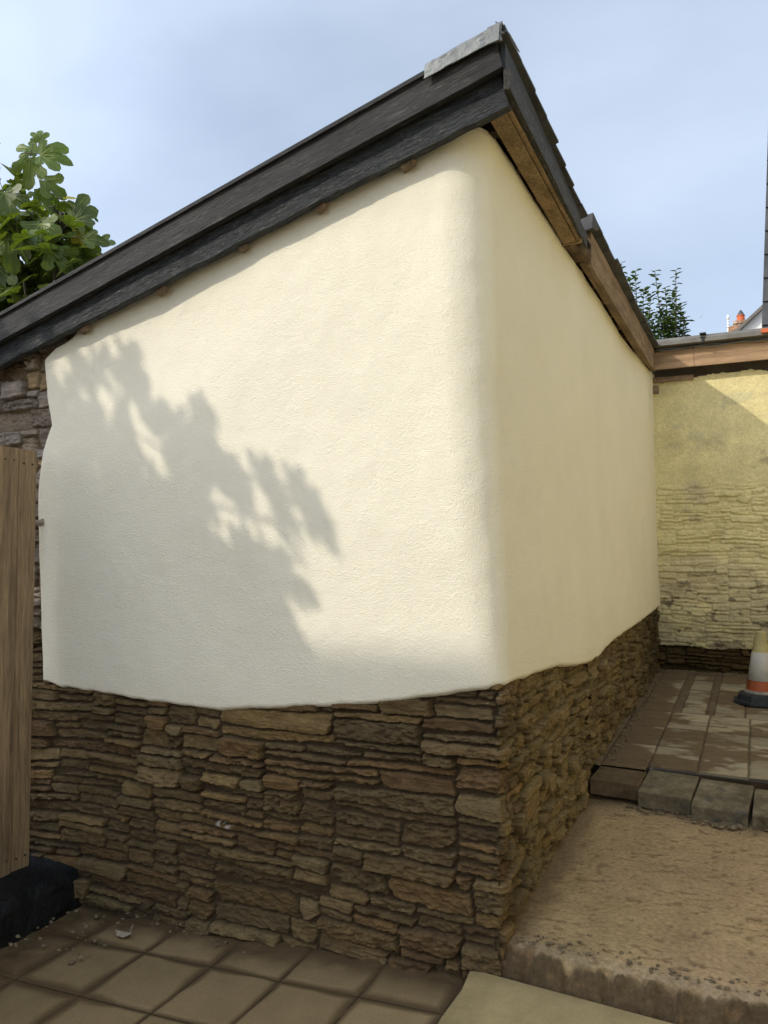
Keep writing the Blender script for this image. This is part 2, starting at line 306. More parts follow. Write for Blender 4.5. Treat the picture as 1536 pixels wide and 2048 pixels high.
# ---------------------------------------------------------------- cream render coat
def interp(x, xs, ys): return np.interp(x, xs, ys)
sL = np.linspace(-2.3, -.16, 150); sC = np.linspace(-.16, .16, 30)[1:-1]; sR = np.concatenate([np.linspace(.16, 4.78, 170)])
S = np.concatenate([sL, sC, sR]); T = np.concatenate([[0, .001, .0025, .0045, .007], np.linspace(.012, 1, 170)])
SS, TT = np.meshgrid(S, T)
def render_point(s, t):
    zb = np.where(s < 0, zbL(s), zbR(s))+.007*fbm(s, s*0, 5, 18, 1, 4)
    wl = ss(-.05, -.3, s)
    xx = s.copy()
    for _ in range(3):
        ztop = np.where(s < 0, zbl(xx)+.035, 3.115); ztop = ztop*(ss(.12, -.12, s))+3.118*(1-ss(.12, -.12, s)); z = zb+t*(ztop-zb)
        f = np.clip((s+2.3)/(2.14), 0, 1); xx = np.where(s < -.16, xl(z)+(s+2.3)/2.14*(-.16-xl(z)), s)
    k = np.clip((z-1.0)/2.1, 0, 1); r = interp(z, [1., 1.25, 1.6, 2.4, 3.1], [.085, .11, .13, .145, .135])+.012*fbm(z, z*0, 47, 3, 1, 2)
    # local frame: unrolled distance -> corner with radius r
    Lq = math.pi*r/2; a = np.clip(xx/Lq+.5, 0, 1)*math.pi/2
    x = -r+r*np.sin(a)+np.minimum(xx+Lq/2, 0); y = r-r*np.cos(a)+np.maximum(xx-Lq/2, 0); nx = np.sin(a); ny = -np.cos(a)
    thick = (.024+.013*fbm(xx, z, 41, 1.5, 1.3, 2)+.005*fbm(xx, z, 42, 5, 4, 2)+.0016*fbm(xx, z, 43, 22, 20, 2))*(1-.45*np.exp(-t*14))
    e = np.minimum(t*2.0, .014)/.014; e2 = np.clip((xx-xl(z))/.012, 0, 1)
    thick = thick*np.sqrt(np.clip(1-(1-e)**2, 0, 1))*np.sqrt(np.clip(1-(1-e2)**2, 0.0, 1))-.012*(1-e)
    lx = -.088*k*(.25+.75*ss(5.2, 3.2, np.maximum(xx, 0)*ss(0, .5, xx)))-.016*np.sin(k*math.pi)
    lx = lx*ss(-1.2, .0, xx)+.02*ss(4.0, 4.75, xx)*0
    return np.stack([x+nx*thick+lx, y+ny*thick+.012*k, z], -1)
P = render_point(SS, TT)
o = grid_obj('render_coat', P, None, M_render, bld); tag(o, 'fresh cream textured render with a rounded corner and wavy lower edge')

# ---------------------------------------------------------------- roof
def board(name, A, B, up, out, hgt, thk, m, parent, n=60, wob=.004, seed=1, rag=0., label=None):
    """plank from A to B (its lower outer edge); 'up' height direction, 'out' outward normal; edges wander slightly"""
    A = Vector(A); B = Vector(B); up = Vector(up).normalized(); out = Vector(out).normalized(); r = random.Random(seed)
    vs = []; fs = []; Ln = (B-A).length
    for i in range(n+1):
        t = i/n; s = np.array([t*Ln]); p = A.lerp(B, t)
        w0 = float(fbm(s, s*0, seed, 3, 1, 4)[0])*wob; w1 = float(fbm(s, s*0, seed+5, 3, 1, 4)[0])*wob; w2 = float(fbm(s, s*0, seed+8, 2, 1, 3)[0])*wob
        rg = rag*max(0, float(fbm(s, s*0, seed+3, 11, 1, 4)[0]))
        q = [p+up*(w0+rg)+out*w2, p+up*(hgt+w1)+out*w2, p+up*(hgt+w1)-out*thk, p+up*(w0+rg)-out*thk]
        vs += q
    for i in range(n):
        a = i*4; b = a+4
        for k in range(4): fs.append((a+k, a+(k+1) % 4, b+(k+1) % 4, b+k))
    fs.append((3,2,1,0)); fs.append((n*4, n*4+1, n*4+2, n*4+3))
    mb = MB(); mb.add(vs, fs); o = mb.build(name, m, parent, bevel=.0015)
    if label: tag(o, label)
    return o
UPS = (-.2447, 0, .9696)
# gable: upper barge board, soffit strip, flaky lower board
xr, xe = .062, -3.5
board('barge_board', (xe, -.135, 3.185+.262*xe), (xr, -.135, 3.185+.262*xr), UPS, (0,-1,0), .118, .03, M_black, bld, wob=.003, seed=3, label='upper dark stained barge board')
mb = MB()
for (y0, y1, dz0, dz1) in ((-.148, -.03, .120, .138),): 
    mb.add([(xe, y0, 3.187+.262*xe+dz0-.01), (xr+.012, y0, 3.187+.262*xr+dz0), (xr+.012, y1, 3.187+.262*xr+dz0), (xe, y1, 3.187+.262*xe+dz0-.01),
            (xe, y0, 3.187+.262*xe+dz1-.01), (xr+.012, y0, 3.187+.262*xr+dz1), (xr+.012, y1, 3.187+.262*xr+dz1), (xe, y1, 3.187+.262*xe+dz1-.01)],
           [(3,2,1,0),(4,5,6,7),(0,1,5,4),(1,2,6,5),(2,3,7,6),(3,0,4,7)])
mb.build('verge_trim', M_black, bld, bevel=.003)
board('lower_barge_board', (xe, -.092, 3.068+.2525*xe), (xr+.008, -.092, 3.068+.2525*(xr+.008)), UPS, (0,-1,0), .15, .04, M_flaky, bld, n=240, wob=.006, seed=9, rag=.010, label='lower barge board with flaking black paint')
# roof decking and slates above, sloping down to the left
def slab(mb, x0, x1, y0, y1, f, t):
    mb.add([(x0,y0,f(x0)),(x1,y0,f(x1)),(x1,y1,f(x1)),(x0,y1,f(x0)),(x0,y0,f(x0)+t),(x1,y0,f(x1)+t),(x1,y1,f(x1)+t),(x0,y1,f(x0)+t)],
           [(3,2,1,0),(4,5,6,7),(0,1,5,4),(1,2,6,5),(2,3,7,6),(3,0,4,7)])
f1 = lambda x: 3.268+.258*x
mb = MB(); slab(mb, -3.5, .03, -.12, 1.32, f1, .018); mb.build('roof_decking', M_dark, bld)
mb = MB(); r_ = random.Random(4)
y = -.145
while y < 1.36:
    wy = .20+r_.uniform(-.01, .01); x = .085
    k = 0
    while x > -3.5:
        wx = .20; lift = .004*k
        slab(mb, x-wx-.03, x-.040*max(y, 0)/1.3+r_.uniform(-.006, .006), y, min(y+wy-.004, 1.40), lambda q, y=y: f1(q)+.026-.032*max(y, 0)/1.3, .009); x -= wx; k += 1
        break
    y += wy
slab(mb, -3.5, -.1, -.12, 1.36, lambda q: f1(q)+.024, .010)
mb.build('roof_slates', M_slate, bld)
# lead over the apex
U, V = np.meshgrid(np.linspace(-.222, .066, 40), np.linspace(0, 1, 26))
drop = interp(U, [-.222, -.19, 0, .066], [.050, .050, .054, .068]); top = 3.187+.262*U+.136+.006
prof_y = np.where(V < .55, -.156, -.156+(V-.55)/.45*.14); prof_z = np.where(V < .55, top-drop*(1-V/.55), top+.004)
wv = .0045*fbm(U, V, 71, 22, 4, 3)
P = np.stack([U+.003*fbm(U, V, 72, 10, 10, 2), prof_y-np.abs(wv)-.002, prof_z+wv*.8], -1)
o = grid_obj('lead_flashing', P, None, M_lead, bld)
sd_ = o.modifiers.new('s', 'SOLIDIFY'); sd_.thickness = .003
mb = MB(); mb.add([(x_, y_+.03, z_+.022) for x_, y_, z_ in ((.012,-.196,3.252),(.058,-.197,3.257),(.062,-.196,3.318),(.016,-.196,3.312),(.012,-.1905,3.252),(.058,-.1915,3.257),(.062,-.1905,3.318),(.016,-.1905,3.312))], [(0,1,2,3),(7,6,5,4),(0,4,5,1),(1,5,6,2),(2,6,7,3),(3,7,4,0)])
mb.build('lead_patch', M_lead, bld, bevel=.001)
mb = MB(); U_ = [(.066,-.19,3.262),(.078,-.17,3.30),(.078,-.05,3.322),(.060,-.05,3.330),(.052,-.188,3.325)]
mb.add([(x_, y_+.03, z_+.018) for x_, y_, z_ in ((.064,-.192,3.285),(.083,-.150,3.305),(.083,-.02,3.315),(.060,-.02,3.342),(.045,-.19,3.334),(.060,-.15,3.340))], [(0,1,5,4),(1,2,3,5)]); o = mb.build('lead_fold', M_lead, bld)
o.modifiers.new('s', 'SOLIDIFY').thickness = .003
# batten ends poking out below the gable board
for i, (bx, bz) in enumerate(((-1.996,2.572),(-1.53,2.701),(-1.086,2.813),(-.712,2.916),(-.332,3.007))):
    mb = MB(); hw = (.030, .030, .020, .024, .030)[i]; dz = (.020, .022, .012, .012, .018)[i]
    z = 3.066+.2525*bx
    mb.add([(bx-hw,-.062,z-.006-.2525*hw),(bx+hw*.7,-.062,z-dz+.004),(bx+hw,-.045,z-dz*.7),(bx-hw,-.02,z-dz),(bx-hw,-.062,z+.04),(bx+hw*.7,-.062,z+.04),(bx+hw,-.045,z+.04),(bx-hw,-.02,z+.04)],
           [(3,2,1,0),(4,5,6,7),(0,1,5,4),(1,2,6,5),(2,3,7,6),(3,0,4,7)])
    mb.build('batten_end', M_stub, bld, bevel=.003)
# near eaves on the right: sawn beam, black flaky board
board('eaves_beam', (.056, -.05, 3.106), (.034, 1.275, 3.106), (0,0,1), (1,0,0), .075, .014, M_rough, bld, wob=.002, seed=21, label='pale sawn timber along the eaves')
board('eaves_beam', (.038, -.052, 3.099), (.016, 1.268, 3.099), (0,0,1), (1,0,0), .08, .066, M_rough, bld, wob=.003, seed=22)
board('eaves_board', (.086, -.128, 3.120), (.046, 1.42, 3.112), (0,0,1), (1,0,0), .075, .024, M_flakyy, bld, n=160, wob=.006, seed=24, rag=.006, label='rotten black board under the slates')
board('eaves_board', (.068, -.12, 3.197), (.030, 1.33, 3.165), (0,0,1), (1,0,0), .095, .02, M_blacky, bld, n=60, wob=.003, seed=25)
mb = MB(); mb.box(-.25, .03, -.05, 1.30, 3.19, 3.205); mb.box(-.25, .02, 1.30, 1.66, 3.205, 3.22); mb.build('soffit_board', M_dark, bld)
for y in (.10, .42, .72, 1.02): mb = MB(); mb.box(-.3, -.036, y, y+.05, 3.112, 3.19); mb.build('rafter', M_dark, bld, bevel=.002)
# beam end closing the first eaves run, rounded plate end
mb = MB(); mb.box(-.075, .040, 1.272, 1.292, 3.095, 3.14); mb.build('eaves_block', M_rough, bld, bevel=.002)
mb = MB(); mb.tube([(-.035, 1.31, 3.135), (-.01, 1.64, 3.150)], [.040, .036], 9); mb.box(-.06, -.004, 1.40, 1.62, 3.12, 3.20); mb.build('wall_plate_end', M_darkb, bld, bevel=.002)
# second eaves run
board('fascia_board', (.020, 1.65, 3.100), (.020, 4.56, 3.100), (0,0,1), (1,0,0), .195, .022, M_brown, bld, n=60, wob=.002, seed=31, label='tall weathered brown fascia along the far eaves')
board('fascia_backing', (-.006, 1.63, 3.112), (-.006, 4.56, 3.112), (0,0,1), (1,0,0), .14, .035, M_brown, bld, n=60, wob=.003, seed=33)
mb = MB(); mb.box(-.35, -.045, 1.62, 4.58, 3.20, 3.215); mb.build('soffit_board', M_dark, bld)
y = 1.80
while y < 4.5: mb = MB(); mb.box(-.3, -.044, y, y+.045, 3.135, 3.2); mb.build('rafter', M_rough, bld, bevel=.002); y += .33
f2 = lambda x: 3.30+.255*x
mb = MB(); r_ = random.Random(8); y = 1.60; k = 0
while y < 4.56:
    wy = .21; slab(mb, -.16, .062+r_.uniform(-.008, .01), y, y+wy-.005, lambda q, j=r_.uniform(0, .01): f2(q)+j, .012); y += wy; k += 1
slab(mb, -3.5, -.04, 1.62, 4.7, lambda q: f2(q)-.012, .012)
mb.build('roof_slates', M_slate, bld)
mb = MB(); mb.add([(-.02,1.50,3.235),(.055,1.50,3.25),(.055,1.68,3.30),(-.02,1.68,3.30),(-.02,1.50,3.32),(.062,1.50,3.335),(.062,1.68,3.325),(-.02,1.68,3.32)], [(3,2,1,0),(4,5,6,7),(0,1,5,4),(1,2,6,5),(2,3,7,6),(3,0,4,7)]); mb.build('slate_upstand', M_slate, bld, bevel=.003)
# dark infill behind the eaves so no sky shows through, and the hidden sides of the building
mb = MB(); mb.box(-.40, -.13, .02, 4.74, 2.9, 3.19); mb.box(-3.3, -.2, .05, .07, 2.2, 2.5); mb.build('wall_head', M_dark, bld)
mb = MB(); mb.add([(-3.3,.06,-.4),(-.3,.06,-.4),(-.3,.06,3.12),(-3.3,.06,2.36)], [(0,1,2,3)]); mb.add([(-3.3,.06,-.4),(-3.3,4.75,-.4),(-3.3,4.75,2.36),(-3.3,.06,2.36)], [(0,1,2,3)])
mb.add([(-.35,.07,-.4),(-.10,.07,-.4),(-.10,.07,3.0),(-.35,.07,3.0)], [(0,1,2,3)]); mb.add([(-.06,.06,-.4),(-.06,4.75,-.4),(-.06,4.75,1.3),(-.06,.06,1.3)], [(0,1,2,3)]); mb.build('wall_core', M_dkwall, bld)

# ---------------------------------------------------------------- yellow washed wall at the back
yw = empty('yellow_wall', (.6, 4.85, .4), 'old yellow limewashed rubble wall closing the passage under a brown fascia', 'wall')
U, Z = np.meshgrid(np.arange(-.10, 2.7, .0075), np.arange(.36, 3.16, .0075))
h, C, p = masonry(U, Z, 51, cu=.028, cz=.017, hs=(1,2,2,3,4), lmin=4, lmax=13, bulge=1.5, warp=1.2)
up_ = ss(1.95, 2.15, Z+.05*fbm(U, Z, 52, 3, 3, 3))
hy = (.42*h*(1-up_)+.007*fbm(U, Z, 53, 3.5, 4, 4)*(up_+.5)+.014*fbm(U, Z, 54, 9, 12, 5, .6)*(1-up_))+.004
edge = .64+.015*fbm(U, U*0, 55, 9, 1, 3); pk = ss(-.004, .012, Z-edge)
hh = np.where(Z > edge, hy+.012*pk, np.maximum(h-.012, -.040))
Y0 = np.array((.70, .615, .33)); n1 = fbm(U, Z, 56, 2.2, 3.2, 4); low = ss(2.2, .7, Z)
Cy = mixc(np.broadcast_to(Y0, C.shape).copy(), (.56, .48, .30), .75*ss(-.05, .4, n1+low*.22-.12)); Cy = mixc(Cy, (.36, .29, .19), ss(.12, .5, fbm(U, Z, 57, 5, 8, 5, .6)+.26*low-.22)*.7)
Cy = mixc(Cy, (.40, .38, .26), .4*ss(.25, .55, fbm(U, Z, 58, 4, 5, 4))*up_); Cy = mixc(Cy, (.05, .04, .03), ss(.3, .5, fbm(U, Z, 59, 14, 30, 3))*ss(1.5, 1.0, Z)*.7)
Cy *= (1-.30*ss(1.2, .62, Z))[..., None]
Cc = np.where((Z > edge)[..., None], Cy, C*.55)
mk = Z < 3.05+.03*fbm(U, Z, 60, 7, 7, 3)+.02*ss(.2, .5, U)
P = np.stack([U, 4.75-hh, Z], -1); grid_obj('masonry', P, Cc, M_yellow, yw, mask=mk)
mb = MB(); mb.box(-.1, 2.7, 4.80, 5.05, 0, 3.29); mb.build('wall_core', M_dkwall, yw)
mb = MB(); mb.box(-.02, .33, 4.70, 4.79, 3.03, 3.075); mb.build('wall_plate', M_brown, yw, bevel=.002)
mb = MB(); mb.box(-.06, .035, 4.70, 4.76, 2.93, 3.0); mb.build('broken_stone', M_brown, yw, bevel=.006)
board('fascia_board', (.005, 4.60, 3.125), (.345, 4.60, 3.125), (0,0,1), (0,-1,0), .162, .022, M_brownx, yw, n=20, wob=.0015, seed=61)
board('fascia_board', (.348, 4.598, 3.125), (2.6, 4.598, 3.128), (0,0,1), (0,-1,0), .168, .022, M_brownx, yw, n=60, wob=.0015, seed=62)
mb = MB(); mb.box(.0, 2.6, 4.59, 4.80, 3.293, 3.318); mb.build('roofing_felt', M_slate, yw, bevel=.003)
gu = MB(); gu.add([(.03,4.50,3.312),(2.6,4.50,3.312),(2.6,4.50,3.350),(.03,4.50,3.350),(.03,4.545,3.384),(2.6,4.545,3.384),(.03,4.70,3.384),(2.6,4.70,3.384),(.03,4.70,3.312),(2.6,4.70,3.312)],
    [(0,1,2,3),(3,2,5,4),(4,5,7,6),(8,9,1,0),(6,7,9,8),(0,3,4,6,8),(1,9,7,5,2)]); gu = gu.build('ridge_capping', M_gutter, yw, bevel=.004)
mb = MB(); mb.box(.415, .437, 4.492, 4.52, 3.300, 3.352); mb.box(.405, .447, 4.488, 4.55, 3.346, 3.354); mb.box(.40, .452, 4.50, 4.60, 3.378, 3.392); mb.build('capping_clip', M_plastic, gu, bevel=.002)
mb = MB(); mb.box(.88, .98, 4.47, 4.58, 3.325, 3.36); mb.build('clay_tile_end', M_pot, yw, bevel=.004)
for k in range(2):
    mb = MB(); pts = [(.02+i*.05, 4.575-.006*k, 3.296-.010*k+.006*math.sin(i*.9+k*2)+(.0 if i < 15 else .01*(i-15)*.3)) for i in range(24)]; mb.tube(pts, .0045, 6); mb.build('cable', M_cable, yw, smooth=True)

# ---------------------------------------------------------------- paving, earth
x0, x1, y0, y1 = -2.3, .35, -1.5, .06
U, V = np.meshgrid(np.arange(x0, x1, .006), np.arange(y0, y1, .006))
Uw = U+.006*fbm(U, V, 81, 6, 6, 2); Vw = V+.006*fbm(U, V, 82, 6, 6, 2)
jx = np.array([-2.45,-2.11,-1.775,-1.425,-1.092,-.78,-.46,-.14,.18,.5]); jy = np.array([-1.85,-1.52,-1.19,-.865,-.54,-.212,.12])
dx = np.min(np.abs(Uw[..., None]-jx), -1); dy = np.min(np.abs(Vw[..., None]-jy), -1); d = np.minimum(dx, dy)
wid = .013+.018*ss(-.3, .4, fbm(U, V, 83, 3, 3, 3))+.03*ss(-1.2, -1.9, U); jm = ss(wid*1.5, wid*.25, d)
ci = np.searchsorted(jx, Uw); cj = np.searchsorted(jy, Vw); g = rng_grid(84).uniform(.85, 1.15, (20, 20)); gz = rng_grid(85).uniform(-.004, .004, (20, 20))
c = np.array((.245, .178, .092))*g[ci, cj][..., None]; c = c*(1+.12*fbm(U, V, 86, 4, 4, 4))[..., None]
c = mixc(c, (.070, .046, .022), jm*.8); c = mixc(c, (.022, .014, .008), ss(.004, .001, d)*.8)
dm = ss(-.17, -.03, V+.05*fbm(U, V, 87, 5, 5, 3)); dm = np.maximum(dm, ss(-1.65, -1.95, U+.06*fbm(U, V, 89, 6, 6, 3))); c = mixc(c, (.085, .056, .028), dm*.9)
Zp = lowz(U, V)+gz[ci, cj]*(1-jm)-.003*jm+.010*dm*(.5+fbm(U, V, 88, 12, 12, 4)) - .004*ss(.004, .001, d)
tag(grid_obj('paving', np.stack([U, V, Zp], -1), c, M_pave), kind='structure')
# rest of the yard behind the camera
mb = MB(); mb.add([(-2.3,-4.6,-.17),(2.6,-4.6,.0),(2.6,-1.49,.0),(.35,-1.49,.0),(-2.3,-1.49,-.17)], [(0,1,2,3,4)]); mb.add([(.34,-1.49,.0),(2.6,-1.49,.0),(2.6,.1,.0),(.34,.1,.0)], [(0,1,2,3)]); tag(mb.build('yard_floor', M_ground), kind='structure')
# trodden earth bank
U, V = np.meshgrid(np.arange(-.09, 2.6, .0075), np.concatenate([np.arange(-.14, .2, .004), np.arange(.2, 1.72, .009)]))
front = .035+.022*fbm(U, U*0, 91, 2.5, 1, 3)+.012*fbm(U, U*0, 92, 22, 1, 3)
t = V-front; topz = .150+.085*np.clip(V, 0, 1.7)/1.7+.010*fbm(U, V, 93, 1.6, 1.6, 3)+.0045*fbm(U, V, 94, 9, 11, 4)
rag = np.abs(fbm(U, V, 95, 26, 30, 4)); pr = ss(-.075, .012, t+.02*fbm(U, V, 96, 30, 30, 3))
Zd = .0+pr*(topz-.0)-rag*.024*ss(.07, .0, np.abs(t))-rag*.004*ss(.3, .05, t)
pit = ss(.30, .5, fbm(U, V, 97, 28, 55, 3)); Zd -= pit*.004*pr
c = np.array((.372, .270, .140))*(1+.13*fbm(U, V, 98, 1.3, 1.3, 4)+.10*fbm(U, V, 99, 8, 12, 3))[..., None]
c = mixc(c, (.33, .225, .135), .5*ss(0, .5, fbm(U, V, 100, 1.1, 1.4, 3)+.25*ss(.3, .9, U)))
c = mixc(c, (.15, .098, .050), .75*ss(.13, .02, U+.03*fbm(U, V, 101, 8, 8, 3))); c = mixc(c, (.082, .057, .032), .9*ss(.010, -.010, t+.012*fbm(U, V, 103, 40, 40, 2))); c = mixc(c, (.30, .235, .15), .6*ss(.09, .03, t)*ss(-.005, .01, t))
c = mixc(c, (.15, .105, .058), .7*ss(1.36, 1.52, V+.05*fbm(U, V, 102, 6, 6, 2))); c = mixc(c, (.17, .11, .055), pit*.7)
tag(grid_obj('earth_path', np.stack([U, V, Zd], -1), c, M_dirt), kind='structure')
# upper block paving
U, V = np.meshgrid(np.arange(-.03, 1.8, .006), np.arange(1.50, 4.80, .008))
jr = [1.815, 2.03, 2.25, 2.47, 2.69, 2.91, 3.13]+[3.145+.20*k for k in range(1, 9)]; jr = np.array([1.59]+jr)
near = V < 3.14
jxa = np.array([-.3,.018,.262,.508,.755,1.0,1.25,1.5,1.75,2.]); jxb = np.array([-.3,.05,.255,.315,.475,.525,.72,.97,1.22,1.47,1.72,2.])
Uw = U+.003*fbm(U, V, 111, 5, 5, 2); Vw = V+.004*fbm(U, V, 112, 4, 4, 2)
dx = np.where(near, np.min(np.abs(Uw[..., None]-jxa), -1), np.min(np.abs(Uw[..., None]-jxb), -1)); dy = np.min(np.abs(Vw[..., None]-jr), -1); d = np.minimum(dx, dy)
ci = np.where(near, np.searchsorted(jxa, Uw), np.searchsorted(jxb, Uw)); cj = np.searchsorted(jr, Vw); gap = (~near) & (((Uw > .255) & (Uw < .315)) | ((Uw > .475) & (Uw < .525)))
g = rng_grid(113).uniform(.78, 1.2, (24, 24)); gz = rng_grid(114).uniform(-.004, .004, (24, 24))
c = np.array((.27, .23, .15))*g[ci, cj][..., None]*(1+.15*fbm(U, V, 115, 20, 30, 3))[..., None]
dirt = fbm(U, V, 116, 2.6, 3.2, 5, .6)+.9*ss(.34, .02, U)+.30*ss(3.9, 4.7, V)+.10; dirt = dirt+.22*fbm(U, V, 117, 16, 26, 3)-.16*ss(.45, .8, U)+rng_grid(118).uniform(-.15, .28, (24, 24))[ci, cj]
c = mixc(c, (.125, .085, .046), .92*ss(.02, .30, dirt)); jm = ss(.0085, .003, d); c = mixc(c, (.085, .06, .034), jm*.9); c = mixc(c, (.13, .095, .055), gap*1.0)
Zp = .338+.03*(V-1.6)+gz[ci, cj]-.007*jm-.003*gap+.004*ss(.1, .5, dirt)*fbm(U, V, 119, 20, 20, 2)
fr = np.where(U < .262, V > 1.735, V > 1.79)
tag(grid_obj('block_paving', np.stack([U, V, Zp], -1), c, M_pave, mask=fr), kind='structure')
mb = MB(); mb.add([(-.03,1.793,.15),(1.8,1.793,.15),(1.8,1.793,.334),(-.03,1.793,.334)], [(0,1,2,3)]); tag(mb.build('paving_edge', M_soil), kind='structure')
# right-hand ground beyond the frame
mb = MB(); mb.box(1.8, 2.6, 1.6, 4.8, 0, .36); tag(mb.build('raised_ground', M_ground), kind='structure')

# edging blocks along the step
def edging(cx, cy, cz, lx, ly, rx, rz, label, m=M_block):
    mb = MB(); mb.box(-lx/2, lx/2, -ly/2, ly/2, -.040, .040); o = mb.build('edging_block', m, bevel=.005)
    o.location = (cx, cy, cz); o.rotation_euler = (math.radians(rx), 0, math.radians(rz)); return tag(o, label, 'paving block', 'edging blocks along the step')
edging(.138, 1.62, .292, .246, .25, 1.0, -2.5, 'soil covered edging block flush with the paving against the stone base', M_blockd)
edging(.390, 1.605, .286, .250, .31, 6, -4, 'tilted buff and grey edging block, second from the stone base')
edging(.646, 1.565, .275, .250, .33, 8, -5, 'slipped grey edging block, third from the stone base')
edging(.905, 1.55, .268, .248, .32, 7, -2, 'edging block cut off by the picture edge below the traffic cone')
# flagstone step in the near corner
me = MB(); pts = [(-.112,-.028),(-.06,-.016),(.62,-.035),(1.3,-.05),(1.3,-.95),(-.10,-.95),(-.088,-.60),(-.104,-.32),(-.098,-.15)]
n = len(pts); me.add([(x, y, .062) for x, y in pts]+[(x, y, -.03) for x, y in pts], [tuple(range(n))[::-1], tuple(range(n, 2*n))]+[(i, (i+1) % n, n+(i+1) % n, n+i) for i in range(n)])
M_flag = mat('flagstone', (.31, .245, .125), rough=.92, mottle=[(2.5, .72, 1.2), (14, .88, 1.1), (140, .9, 1.1)], bumps=[(10, .004), (140, .001)], spec=.15)
tag(me.build('flagstone', M_flag, bevel=.006), 'pale flat flagstone step in front of the earth bank', 'flagstone')

# loose gravel
def pebbles(name, spots, label, seed):
    r = random.Random(seed); mb = MB()
    for (cx, cy, cz, s) in spots:
        bm = bmesh.new(); bmesh.ops.create_icosphere(bm, subdivisions=1, radius=1); a = r.uniform(0, 6.28); sx, sy, sz = s*r.uniform(.7, 1.4), s*r.uniform(.6, 1), s*r.uniform(.3, .6)
        vs = []
        for v in bm.verts:
            j = 1+r.uniform(-.18, .18); x, y, z = v.co.x*sx*j, v.co.y*sy*j, v.co.z*sz*j
            vs.append((cx+x*math.cos(a)-y*math.sin(a), cy+x*math.sin(a)+y*math.cos(a), cz+z))
        mb.add(vs, [tuple(v.index for v in f.verts) for f in bm.faces]); bm.free()
    o = mb.build(name, M_pebble); return tag(o, label, 'gravel', kind='stuff')
r_ = random.Random(5); sp = []
for i in range(170): x = r_.uniform(.2, 1.3); sp.append((x, 1.455-abs(r_.gauss(0, .035))-.06*(x > .5), .228+r_.uniform(0, .006), r_.uniform(.004, .014)))
for i in range(16): sp.append((.66+r_.uniform(-.05, .07), 1.37+r_.uniform(-.03, .03), .232, r_.uniform(.014, .026)))
pebbles('gravel', sp, 'loose gravel washed out along the foot of the edging blocks', 6)
sp = []
for i in range(120): y = r_.uniform(1.7, 4.6); sp.append((.035+abs(r_.gauss(0, .025)), y, .345+.03*(y-1.6), r_.uniform(.004, .012)))
for i in range(90): y = r_.uniform(3.15, 4.6); sp.append((r_.choice((.285, .50))+r_.uniform(-.02, .02), y, .338+.03*(y-1.6), r_.uniform(.003, .008)))
for i in range(120): sp.append((r_.uniform(0, 1.3), 4.66+r_.uniform(-.06, .03), .432, r_.uniform(.005, .014)))
pebbles('gravel', sp, 'gravel and grit in the joints and edges of the block paving', 7)
sp = []
for i in range(150):
    x = r_.uniform(-.05, 1.2); sp.append((x, .06+abs(r_.gauss(0, .05)), .155, r_.uniform(.003, .010)))
for i in range(130): y = r_.uniform(.1, 1.5); sp.append((r_.uniform(.02, 1.3), y, .150+.05*y+.004, r_.uniform(.0015, .004)))
pebbles('gravel', sp, 'small chips scattered over the trodden earth bank', 8)
sp = [(r_.uniform(-2.0, -1.6), r_.uniform(-.42, -.05), -.10+r_.uniform(0, .02), r_.uniform(.004, .016)) for i in range(38)]+[(r_.uniform(-1.7, .0), r_.uniform(-.1, -.02), float(lowz(np.array(-.8), 0))-.01, r_.uniform(.003, .010)) for i in range(80)]
pebbles('rubble', sp, 'stone crumbs along the foot of the rubble base', 9)

# ---------------------------------------------------------------- fence and its black plinth
fe = empty('fence', (-2.25, -.3, .06), 'pale close boarded timber fence meeting the outbuilding wall', 'fence')
y = -.088
for i in range(24):
    wy = .098; mb = MB(); mb.box(-2.275+.004*(i % 2), -2.25+.004*(i % 2), y-wy, y, .055+.002*(i % 3), 1.995+.003*((i*7) % 3)); mb.build('board', M_fence, fe, bevel=.002); y -= wy+.003
for z in (1.93, .12):
    for q in range(3):
        for dy_ in (.025, .072):
            yy = -.088-.101*q-dy_; mb = MB(); mb.tube([(-2.252, yy, z+.01*(q % 2)), (-2.2445, yy, z+.01*(q % 2))], .004, 8); mb.build('nail_head', M_plastic, fe)
mb = MB(); mb.box(-2.35, -2.28, -2.5, -.1, 1.6, 1.68); mb.box(-2.35, -2.28, -2.5, -.1, .35, .43); mb.build('rail', M_fence, fe)
U, V = np.meshgrid(np.arange(-2.6, .03, .01), np.linspace(0, 1, 60))
xx = interp(V, [0, .25, .55, .62, .85, 1], [-2.6, -2.3, -2.07, -2.045, -2.03, -1.97]); zz = interp(V, [0, .25, .55, .62, .85, 1], [.08, .07, .045, .01, -.16, -.26])
nz = .013*fbm(U, V, 131, 7, 7, 4)
pl = grid_obj('plinth', np.stack([xx+nz*ss(.2, .6, V), U, zz+nz*.6*ss(.0, .4, V)], -1), None, M_blackpl, None); tag(pl, 'lumpy black painted plinth under the timber fence', 'plinth')

# ---------------------------------------------------------------- dry leaf scrap on the paving
mb = MB(); cx, cy, cz = -1.60, -.15, -.085
mb.add([(cx-.05,cy,cz+.012),(cx-.02,cy-.018,cz),(cx+.02,cy-.022,cz+.004),(cx+.045,cy,cz+.016),(cx+.02,cy+.018,cz+.01),(cx-.015,cy+.012,cz+.002),(cx,cy,cz+.014)], [(0,1,6),(1,2,6),(2,3,6),(3,4,6),(4,5,6),(5,0,6)])
mb.tube([(cx+.03,cy,cz+.01),(cx+.045,cy+.005,cz+.05)], .002, 5)
M_dry = mat('dry_leaf', (.30, .25, .18), rough=.9, mottle=[(60, .6, 1.3)]); tag(mb.build('dry_leaf', M_dry), 'curled dry leaf lying at the foot of the stone base', 'leaf')

